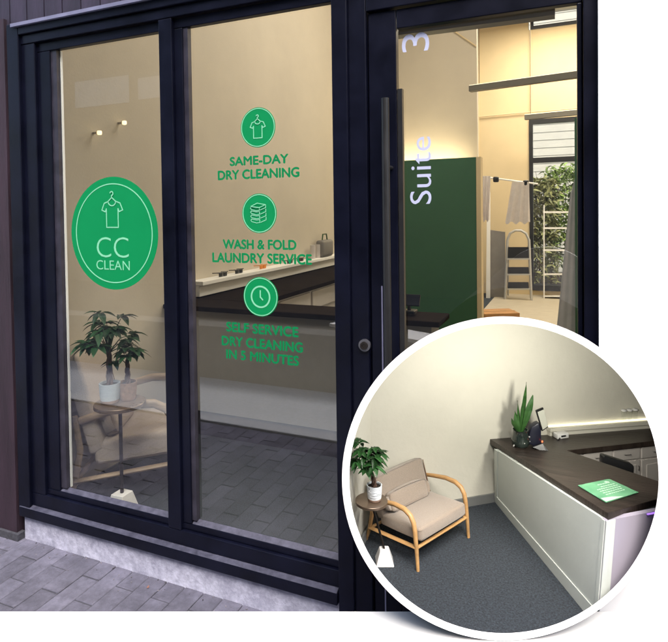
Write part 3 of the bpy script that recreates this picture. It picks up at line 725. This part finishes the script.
def side_table(label, X, loc, clip=False, r=.165, h=.62, base=True, group=None, kx=.0, hh=.15):
    t = thing('side_table', label, 'side table', loc, group); kw = dict(parent=t, clip=clip)
    b = MB(X); b.lathe([(r*.93,h-.022),(r,h-.018),(r,h-.002),(r*.985,h)], (kx,0,0), 40); b.build('table_top', 'bronze', smooth=True, **kw)
    b = MB(X); b.tube([(0,0,hh-.01),(kx*.5,0,h*.6),(kx,0,h-.02)], .012, 10); b.build('stem', 'dmetal', smooth=True, **kw)
    b = MB(X); w0, w1 = .095, .048
    lo = [b.V(p) for p in [(-w0,-w0,0),(w0,-w0,0),(w0,w0,0),(-w0,w0,0)]]; hi = [b.V(p) for p in [(-w1,-w1,hh),(w1,-w1,hh),(w1,w1,hh),(-w1,w1,hh)]]
    b.face(lo[::-1]); b.face(hi)
    for i in range(4): b.face([lo[i],lo[(i+1)%4],hi[(i+1)%4],hi[i]])
    b.build('base', 'wbase', bevel=.002, **kw)
    return t
def money_plant(label, X, loc, clip=False, pot='potw', group=None, hgt=.40, spread=.15, seed=1, ncl=9, lean=0.0, lf='leaf'):
    rnd = random.Random(seed)
    t = thing('potted_plant', label, 'plant', loc, group); kw = dict(parent=t, clip=clip)
    b = MB(X); b.lathe([(.052,.0),(.056,.004),(.058,.02)], n=28); b.build('pot_foot', 'potb', smooth=True, **kw)
    b = MB(X); b.lathe([(.058,.0205),(.062,.05),(.066,.12),(.066,.125),(.060,.125),(.058,.108)], n=32); b.build('pot', pot, smooth=True, **kw)
    b = MB(X); b.lathe([(.057,.100),(.057,.110)], n=20); b.build('soil', 'soil', **kw)
    b = MB(X)
    for k in range(3):
        pts = []
        for i in range(9):
            f_ = i/8; a = k*2.09+f_*7; r = .014*(1-.3*f_)
            pts.append((r*math.cos(a)+lean*f_*f_, r*math.sin(a), .105+f_*hgt*.42))
        b.tube(pts, [.011-.004*i/8 for i in range(9)], 7)
    b.build('trunk', 'bark', smooth=True, **kw)
    bl = MB(X); bs = MB(X)
    top = Vector((lean,0,.105+hgt*.40))
    for k in range(ncl):
        a = k*2.4+rnd.random(); el = rnd.uniform(-.05, 1.2); rr = spread*rnd.uniform(.55,1.0)
        hub = top + Vector((math.cos(a)*math.cos(el)*rr, math.sin(a)*math.cos(el)*rr, math.sin(el)*rr*1.25+rnd.uniform(-.02,.05)))
        bs.tube([top+Vector((0,0,-.03)), top.lerp(hub,.5)+Vector((0,0,.02)), hub], [.004,.003,.002], 5)
        out = Vector((math.cos(a), math.sin(a), .2))
        for j in range(6):
            aa = a + (j-2.5)*.75
            dl = Vector((math.cos(aa), math.sin(aa), rnd.uniform(-.25,.45)))
            bl.leaf(hub, dl, (0,0,1), rnd.uniform(.075,.115), .045, rnd.uniform(.25,.6), 5, .3)
    bs.build('stem', lf, **kw); bl.build('foliage', lf, **kw)
    return t
I4 = Matrix.Identity(4)
def place(loc, xa, ya, s):
    xa = Vector(xa).normalized(); ya = Vector(ya).normalized()
    m = Matrix((xa*s[0], ya*s[1], Vector((0,0,1))*s[2])).transposed().to_4x4(); m.translation = Vector(loc); return m
# real furniture behind the left pane
cl = Vector((-2.37,.56,0))
armchair('beige armchair with wooden arms standing behind the left pane', place(cl,(-.5,.87,0),(-.87,-.5,0),(.80,.80,.94)), cl, fab='fabricr', wood='oakr')
tl = atY(120, 402, .22); th_ = tl.z
tb = Vector((tl.x,.22,0))
side_table('small round side table carrying the plant and its built reflection behind the left pane', place(tb,(1,0,0),(0,1,0),(.78,.78,th_/.62)), tb)
pb = atY(110, 398, .20); pb.z = th_
money_plant('leafy plant in white pot just behind the left pane', place(pb,(1,0,0),(0,1,0),(.80,.80,.82)), pb, hgt=.60, spread=.165, seed=4, ncl=22, lf='leafd', pot='potg')
pb2 = atY(128, 394, .27); pb2.z = th_  # plant's reflection in the glass, built as a second solid plant
money_plant('smaller leafy plant in tan pot beside the white pot', place(pb2,(1,0,0),(0,1,0),(.70,.70,.75)), pb2, pot='potb', hgt=.42, spread=.10, seed=9, ncl=5, lf='leafd')

# ------------------------------------------------------------------ inset view built as a round display model, bench standing in for blank margin
ZF = at(500, 632.5, 1.0).z; ZB = at(504, 641, 1.0).z
p1, p2 = atZ(-30, 611, ZB), atZ(700, 611, ZB)
dv = (p2-p1).normalized(); nv = Vector((dv.y,-dv.x,0))
p1 -= dv*.5; p2 += dv*.5
be = thing('margin_bench', 'long plain white bench standing in for the blank lower margin, carrying the round display', 'bench', ((p1+p2)/2).xy.to_3d()+Vector((0,0,G0)))
q = [p1, p2, p2+nv*.20, p1+nv*.20]
b = MB(); b.slab([Vector((v.x,v.y,ZB-.022)) for v in q], (0,0,.022)); b.build('bench_top', 'white', be, bevel=.002)
for f_ in (.03,.97):
    for o_ in (.03,.17):
        v = p1.lerp(p2, f_)+nv*o_; b = MB(); b.tube([(v.x,v.y,G0), (v.x,v.y,ZB-.0225)], .014, 10); b.build('leg', 'white', be, smooth=True)
dp = thing('round_display', 'big white circular rim framing the reception with armchair and counter', 'display', at(504,640,1.02))
n = 128
def ringp(r, z): return [at(RC[0]+r*math.cos(2*math.pi*k/n), RC[1]+r*math.sin(2*math.pi*k/n), z) for k in range(n)]
b = MB(); L = [[b.V(q) for q in ringp(r, z)] for r, z in ((162.0,.994),(154.7,.994),(154.7,1.003),(162.0,1.003))]
for i in range(4):
    u, v = L[i], L[(i+1)%4]
    for k in range(n): b.face([u[k],u[(k+1)%n],v[(k+1)%n],v[k]])
b.build('rim', 'ring', dp, smooth=True)
b = MB(); L = [[b.V(q) for q in ringp(r, z)] for r, z in ((156.6,1.0035),(156.6,1.63),(161,1.64),(161.8,1.0035))]
for i in range(4):
    if i == 1: continue
    u, v = L[i], L[(i+1)%4]
    for k in range(n): b.face([u[k],u[(k+1)%n],v[(k+1)%n],v[k]])
b.face(L[2]); b.face(L[1][::-1])
b.build('drum', 'navy2', dp, smooth=True)
# room shell
K1, K2 = atZ(372,522,ZF), atZ(495,501,ZF)
WD = (K2-K1).normalized(); WN = Vector((WD.y,-WD.x,0))   # WN points into the room
if WN.dot(EYE-K1) < 0: WN = -WN
ZU = Vector((0,0,1))
b = MB(); a, c = K1-WD*.0, K1+WD*1.2
b.slab([a, c, c+ZU*.9, a+ZU*.9], -WN*.012); struct(b.build('display_back_wall', 'wallm', clip=True))
K0 = atZ(357,552,ZF); LD = (K0-K1).normalized(); LN = Vector((LD.y,-LD.x,0))
if LN.dot(WD) < 0: LN = -LN
b = MB(); a, c = K1, K1+LD*.5
b.slab([a, c, c+ZU*.9, a+ZU*.9], -LN*.012); struct(b.build('display_side_wall', 'wallm', clip=True))
b = MB(); fl = [K1-WD*.3+WN*0, K1+WD*1.2, K1+WD*1.2+WN*.9, K1-WD*.3+WN*.9]
b.slab(fl, (0,0,-.008)); struct(b.build('display_floor', 'carpetm', clip=True))
b = MB(); b.slab([K1, K2+WD*.02, K2+WD*.02+ZU*.022, K1+ZU*.022], WN*.005); sk = b.build('skirting_board', 'skirt', clip=True); tag(sk, 'grey skirting board along the wall behind the armchair', 'skirting')
b = MB(); b.slab([K1+WN*.006, K1+WN*.006+LD*.4, K1+WN*.006+LD*.4+ZU*.022, K1+WN*.006+ZU*.022], LN*.005); tag(b.build('skirting_board', 'skirt', clip=True), 'short grey skirting board beside the side table', 'skirting')

# reception counter
mc = thing('reception_counter', 'white panelled reception counter with dark wood top around the corner', 'counter', (K2.x,K2.y,ZF))
A = atP(490, 439, K1, WN); B = atP(655, 427.5, K1, WN)
NB = atZ(597, 626, ZF)                 # foot of the near corner
near = at(608, 513, 1.015)
TN = (B-A).cross(near-A).normalized()
if TN.z < 0: TN = -TN
def T(x, y): return atP(x, y, A, TN)
TT = .0125
poly = [A, B+WD*.06, T(672,439), T(567,450.5), T(682,489), T(676,493.5), T(608,513)]
b = MB(); b.slab(poly, -TN*TT); b.build('countertop', 'wtop', mc, clip=True, bevel=.0008)
def under(v, off=0): # point above floor point v just under the top
    tt = (A-v).dot(TN)/TN.z; return Vector((v.x, v.y, v.z+tt-TT/TN.z-.0005))
FB = K2 + WN*.001; FD = (NB-FB).normalized(); FN = Vector((-FD.y,FD.x,0))
if FN.dot(EYE-FB) < 0: FN = -FN
if FN.dot(K1-FB) < 0: FN = -FN
def U0(x, y): # point on the underside of the top
    return atP(x, y, A-TN*(TT+.0005), TN)
TF, TNr = U0(495, 449), U0(605.5, 520.5)
def PN(u, v, o=0): return FB.lerp(NB, u).lerp(TF.lerp(TNr, u), v) + FN*o
def gslab(u0, u1, v0, v1, o, th, nu=24, nv=6):
    b = MB(); nu = max(1, round(nu*(u1-u0))); nv = max(1, round(nv*(v1-v0)))
    g = [[[b.V(PN(u0+(u1-u0)*i/nu, v0+(v1-v0)*j/nv, o+k)) for j in range(nv+1)] for i in range(nu+1)] for k in (0, th)]
    for i in range(nu):
        for j in range(nv):
            for k in (0, 1): b.face([g[k][i][j], g[k][i+1][j], g[k][i+1][j+1], g[k][i][j+1]][::(1 if k else -1)])
        for j in (0, nv): b.face([g[0][i][j], g[0][i+1][j], g[1][i+1][j], g[1][i][j]])
    for j in range(nv):
        for i in (0, nu): b.face([g[0][i][j], g[0][i][j+1], g[1][i][j+1], g[1][i][j]])
    return b
gslab(0, 1, 0, 1, 0, -.02).build('front_panel', 'mpanel', mc, clip=True, smooth=True)
for nm, (u0, u1, v0, v1, th) in (('kick_board', (0,1,0,.135,.0022)), ('stile', (0,.035,.137,.999,.0018)), ('stile', (.980,1,.137,.999,.0018))):
    gslab(u0, u1, v0, v1, .0002, th).build(nm, 'mpanel', mc, clip=True, smooth=True)
Nb, Nt = PN(1,0)+FD*.0008, PN(1,1)+FD*.0008
b = MB(); b.slab([Nb, Nb+WD*.5, Nt+WD*.5, Nt], -FD*.01); b.build('end_panel', 'epanel', mc, clip=True)
b = MB(); b.slab([Nb+FD*.0003, Nb+FD*.0003+WD*.012, Nt+FD*.0003+WD*.012, Nt+FD*.0003], FD*.002); b.build('stile', 'mpanel', mc, clip=True, bevel=.0006)
v0 = Nt+WD*.09+FD*.001-ZU*.0005; b = MB(); b.slab([v0, v0+WD*.12, v0+WD*.12-ZU*.0015, v0-ZU*.0015], FD*.003); b.build('light_strip', 'glowp', mc, clip=True)
# wall counter cabinets
I0 = T(567,450.5); J0 = T(672,439); CDn = (J0-I0); CDn.z = 0; CDn.normalize()
CNn = Vector((CDn.y,-CDn.x,0))
if CNn.dot(EYE-I0) < 0: CNn = -CNn
cp = Vector((I0.x,I0.y,0)) - CNn*.006
def CP(x, y): return atP(x, y, cp, CNn)
wc = thing('wall_cabinets', 'row of white drawers and cupboards under the rear dark counter', 'cabinet', (cp.x,cp.y,ZF))
a_, c_ = Vector((cp.x,cp.y,ZF))-CDn*.02, Vector((cp.x,cp.y,ZF))+CDn*.36
b = MB(); b.slab([a_, c_, under(c_), under(a_)], -CNn*.05); b.build('carcass', 'cabm', wc, clip=True)
def topy(x): return 450.5+(x-567)*(-11.5/105)+2.6
for x0, x1 in ((573,581.2),(583,611),(613,639),(641,668)):
    d1 = .27*(x0-583)/28
    pts = [CP(x0,topy(x0)+13.5-.6), CP(x1,topy(x1)+13.2-.6), CP(x1,topy(x1)+1.2), CP(x0,topy(x0)+1.2)]
    b = MB(); b.slab(pts, CNn*.003); dw = b.build('drawer', 'cabm', wc, clip=True, bevel=.0007)
    xm = (x0+x1)/2; h0 = CP(xm-3,topy(xm)+7.2)+CNn*.007; h1 = CP(xm+3,topy(xm)+6.9)+CNn*.007
    if x0 > 580: b = MB(); b.tube([h0-CNn*.006,h0,h1,h1-CNn*.006], .0007, 6); b.build('handle', 'steel', dw, clip=True)
    pts = [CP(x0,topy(x0)+46), CP(x1,topy(x1)+45), CP(x1,topy(x1)+14.4), CP(x0,topy(x0)+14.6)]
    b = MB(); b.slab(pts, CNn*.003); do = b.build('cupboard_door', 'cabm', wc, clip=True, bevel=.0007)
    if x1-x0 > 15:
        i_ = 4.2; q = [CP(x0+i_,topy(x0)+42), CP(x1-i_,topy(x1)+41), CP(x1-i_,topy(x1)+18.6), CP(x0+i_,topy(x0)+18.8)]
        b = MB(); b.slab([v+CNn*.0032 for v in q], CNn*.002); b.build('door_panel', 'cabm', do, clip=True, bevel=.0009)
        h0 = CP(x1-1.8,topy(x1)+20)+CNn*.006; h1 = CP(x1-1.8,topy(x1)+24)+CNn*.006
        b = MB(); b.tube([h0-CNn*.004,h0,h1,h1-CNn*.004], .0008, 6); b.build('handle', 'dmetal', do, clip=True)
# ledge on the wall
def WP(x, y, off=0): return atP(x, y, K1+WN*off, WN)
b = MB(); q = [WP(546,429.5), WP(660,421.6), WP(660,418.4), WP(546,426.6)]; b.slab(q, WN*.018)
q = [WP(547,436.8), WP(660,429.4), WP(660,421.8), WP(547,429.7)]; b.slab(q, WN*.012)
rl = tag(b.build('display_ledge', 'wallm', clip=True, bevel=.0006), 'cream wall ledge holding clear cups above the rear counter', 'ledge')
b = MB(); q = [WP(548,426.2,.002), WP(660,418.0,.002), WP(660,417.5,.002), WP(548,425.7,.002)]; b.slab(q, WN*.003); tag(b.build('light_strip', 'glowm', clip=True), 'glowing light strip lying along the cream wall ledge', 'light')
for i, (x, lb) in enumerate(((624,'left clear cup on the cream ledge'),(629.5,'middle clear cup on the cream ledge'),(635,'right clear cup on the cream ledge'))):
    q = WP(x, 421.5-(x-624)*.075-1.2, .012)
    t = thing('clear_cup', lb, 'cup', q, group='clear cups on the cream ledge')
    b = MB(); b.lathe([(.0052,0),(.0072,.026)], q, 16); b.build('cup', 'gint', t, smooth=True, clip=True)
    b = MB(); b.lathe([(.0078,.0262),(.0078,.029),(.005,.031)], q, 16); b.build('lid', 'wbase', t, smooth=True, clip=True)
# things on the counter
def onT(x, y): return T(x, y)
q = onT(520.5, 446); 
sn = thing('snake_plant', 'upright spiky snake plant in dark glass jar on the counter', 'plant', q)
b = MB(); b.lathe([(.016,0),(.0215,.006),(.0225,.018),(.019,.030),(.0175,.040),(.0185,.042),(.0175,.042),(.0165,.036)], q, 28); b.build('jar', 'tealn', sn, smooth=True)
b = MB(); rnd = random.Random(3)
for i in range(8):
    a = rnd.random()*6.28; z = rnd.random()*.028+.002; b.rbox(q+Vector((math.cos(a)*.0212, math.sin(a)*.0212, z)), (.0035,.0035,.0035), .0012, Matrix.Rotation(a,3,'Z'), 1)
b.build('pebbles', 'wbase', sn)
TOPJ = 429.0
def blade(tipx, tipy, W, bx, z=None):
    base = q + Vector((0,0,.036)) + RT*(bx*.0025); zz = (base-EYE).dot(FW)
    tip = at(tipx, tipy, zz); d = tip-base; L = d.length; side = d.normalized().cross(FW).normalized()
    b = MB(); k = 8; prev = None
    for i in range(k+1):
        f_ = i/k; wv = W*(.45+.9*f_ if f_ < .55 else .945*(1-((f_-.55)/.45)**1.6))*.5+.0002
        c = base + d*f_ + RT*math.sin(f_*math.pi)*bx*.0006; tw = FW*.004*math.sin(f_*2.2+bx)
        r_ = [b.V(c-side*wv+tw), b.V(c-FW*.0018*(-1)), b.V(c+side*wv-tw), b.V(c-FW*.0012)]
        if prev:
            for m_ in range(4): b.face([prev[m_],r_[m_],r_[(m_+1)%4],prev[(m_+1)%4]])
        prev = r_
    b.build('leaf_blade', 'leaf2', sn, smooth=True)
for tx, ty, W, bx in ((526.5,382,.014,.5),(533,395,.020,1.5),(517.5,400.5,.009,-.5),(515,411,.013,-1.5),(511.5,418,.008,-2.5),(530.5,404,.016,2),(523.5,396,.012,0)):
    blade(tx, ty, W, bx)
q2 = onT(538, 447.5)
tm = thing('tablet_terminal', 'black payment terminal with tilted tablet beside the snake plant', 'terminal', q2)
def V3(x, y, dz=0): return at(x, y, (q2-EYE).dot(FW)+dz)
b = MB(); b.slab([V3(529,444), V3(537,448), V3(541.5,447.5), V3(541.5,431), V3(540,423), V3(537,424), V3(531.5,427.5), V3(529.5,434)], FW*.022); b.build('terminal_body', 'bluebk', tm, bevel=.003, smooth=True)
b = MB(); b.slab([V3(531,446.5,-.002), V3(545,452,-.012), V3(547,450.5,-.012), V3(541,443,-.002)], -FW*.012+ZU*.003); b.build('terminal_base', 'black', tm)
sc = MB(); sp = [V3(536,410.5,-.004), V3(543.3,407.5,.006), V3(548.6,427,.004), V3(542.2,431.5,-.006)]
sc.slab(sp, FW*.004+RT*-.001); tb_ = sc.build('tablet', 'black', tm, bevel=.0008)
cc = sum(sp, Vector())/4
sc = MB(); sc.slab([cc+(v-cc)*.84-FW*.0012+RT*.0006 for v in sp], -FW*.0006); sc.build('screen', 'screen', tb_)
sc = MB(); v = V3(542.2,441.5,-.004); sc.rbox(v, (.003,.003,.004), .001); sc.build('indicator', 'red', tm)
q3 = onT(561, 438)
rt = thing('wifi_box', 'small white box with dark cable on counter beside the terminal', 'box', q3)
b = MB(); b.rbox(q3+ZU*.008, (.034,.02,.013), .002, Matrix.Rotation(math.atan2(WD.y,WD.x),3,'Z')); b.build('case', 'wbase', rt, smooth=True)
b = MB(); b.tube([q3-WD*.012+WN*.012+ZU*.006, q3-WD*.03+WN*.02+ZU*.002, q3-WD*.05+WN*.012+ZU*.002], .0014, 6); b.rbox(q3+WN*.0105+ZU*.009,(.014,.002,.004),.0006,Matrix.Rotation(math.atan2(WD.y,WD.x),3,'Z')); b.build('cable', 'black', rt, smooth=True)
fy = thing('flyer', 'green printed price flyer lying on the dark countertop', 'flyer', onT(608,491))
e_ = TN*.0012
fq = [onT(578,486.5), onT(606,503.5), onT(638.5,493.5), onT(609,480)]
b = MB(); b.slab([v+e_ for v in fq], TN*.0012); b.build('sheet', 'flyer', fy)
def FQ(u, v): # u along long side, v along short
    return (fq[0].lerp(fq[3], u)).lerp(fq[1].lerp(fq[2], u), v) + TN*.0027
b = MB()
rnd = random.Random(5)
for v in (.18,.30,.40,.50,.60,.70): 
    u = .45 if v < .35 else .25
    while u < .85:
        du = rnd.uniform(.03,.07); b.slab([FQ(u,v),FQ(u+du,v),FQ(u+du,v+.035),FQ(u,v+.035)], TN*.0002); u += du+.02
b.slab([FQ(.72,.12),FQ(.80,.09),FQ(.86,.15),FQ(.80,.23)], TN*.0002)
b.slab([FQ(.02,.80),FQ(.30,.86),FQ(.55,.985),FQ(.02,.985)], TN*.0001)
b.build('printing', 'paper', fy)
# desk chair back behind the counter
hc = thing('desk_chair', 'black desk chair with only its rounded back above counter', 'chair', at(617,474,1.30))
zc = 1.32
def H(x, y): return at(x, y, zc)
b = MB(); o = []
cs = [(603.5,455.5),(634.5,465.5),(634,476.5),(602.8,467)]
cen = Vector((618.7,466.5))
for i, (cx_, cy_) in enumerate(cs):
    for k in range(5):
        pr_, nx_ = cs[i-1], cs[(i+1)%4]; c = Vector((cx_,cy_)); a = c+(Vector(pr_)-c).normalized()*2.6; e2 = c+(Vector(nx_)-c).normalized()*2.6
        f_ = k/4; o.append((a*(1-f_)**2 + c*2*f_*(1-f_) + e2*f_*f_))
b.slab([H(v.x, v.y) for v in o], FW*.02); b.build('backrest', 'black', hc, bevel=.002, smooth=True)
b = MB(); v = H(618,474)+FW*.01; b.tube([v, Vector((v.x,v.y,ZF+.085)), Vector((v.x,v.y,ZF+.004))], .006, 8); b.build('post', 'black', hc)
b = MB(); b.rbox((v.x,v.y,ZF+.085), (.07,.07,.014), .005); b.build('seat', 'black', hc)

# armchair, table and plant in the display
f1, f2 = atZ(418,571,ZF), atZ(468.5,537.5,ZF)
xa = (f2-f1); wd = xa.length; xa.normalize(); ya = Vector((-xa.y,xa.x,0))
sx = wd/.636; DY, DZ = .20, .195
org = (f1+f2)/2 + ya*.37*DY
armchair('beige fabric armchair with oak arms on dark carpet by the wall', place(org,xa,ya,(sx,DY,DZ)), org, clip=True, fab='fabricm', bh=.45)
tp = atZ(384.5,562,ZF)
tabletop_mini = side_table("round bronze topped side table on white block base beside armchair", place(tp,RT,FW-FW.z*ZU,(.205,.205,.30)), tp, clip=True, r=.17, h=.45, kx=-.13, hh=.10)
pz = at(374.5, 499, (tp-EYE).dot(FW)); pz.z = ZF + .45*.30 + .0005
pz = atZ(374.5, 500, pz.z)
money_plant('leafy money plant in white ribbed pot on the bronze side table', place(pz,RT,FW-FW.z*ZU,(.25,.25,.27)), pz, clip=True, hgt=.42, spread=.15, seed=12, ncl=18, lean=-.06)

# ------------------------------------------------------------------ indoor lamps' light, and fills added inside the display
def area(name, loc, size, power, col, rot=(0,0,0), sy=None):
    l = bpy.data.lights.new(name, 'AREA'); l.energy = power; l.color = col; l.size = size
    if sy: l.shape = 'RECTANGLE'; l.size_y = sy
    o = bpy.data.objects.new(name, l); C.objects.link(o); o.location = loc; o.rotation_euler = rot; return o
area('rear_room_light', (0.2,7.2,5.0), 2.4, 135, (1,.88,.70), sy=2.0)
area('front_room_light', (-.6,2.8,5.0), 1.8, 60, (1,.88,.72), sy=2.6)
area('partition_glow', (-1.85,5.42,p_top), 1.1, 4.5, (1,.80,.50), (math.pi,0,0), .08)
def aim(v): return Vector(v).normalized().to_track_quat('-Z','Y').to_euler()
area('display_fill', at(500, 339, 1.06), .15, .56, (1,.97,.88), aim(FW-ZU*.9), .03)  # unseen light added to brighten the model room
area('display_fill', at(612, 402, 1.08), .06, .52, (1,.97,.86), aim(FW-RT*.05-ZU*.15), .05)  # second unseen light, added to lift the wall at the right
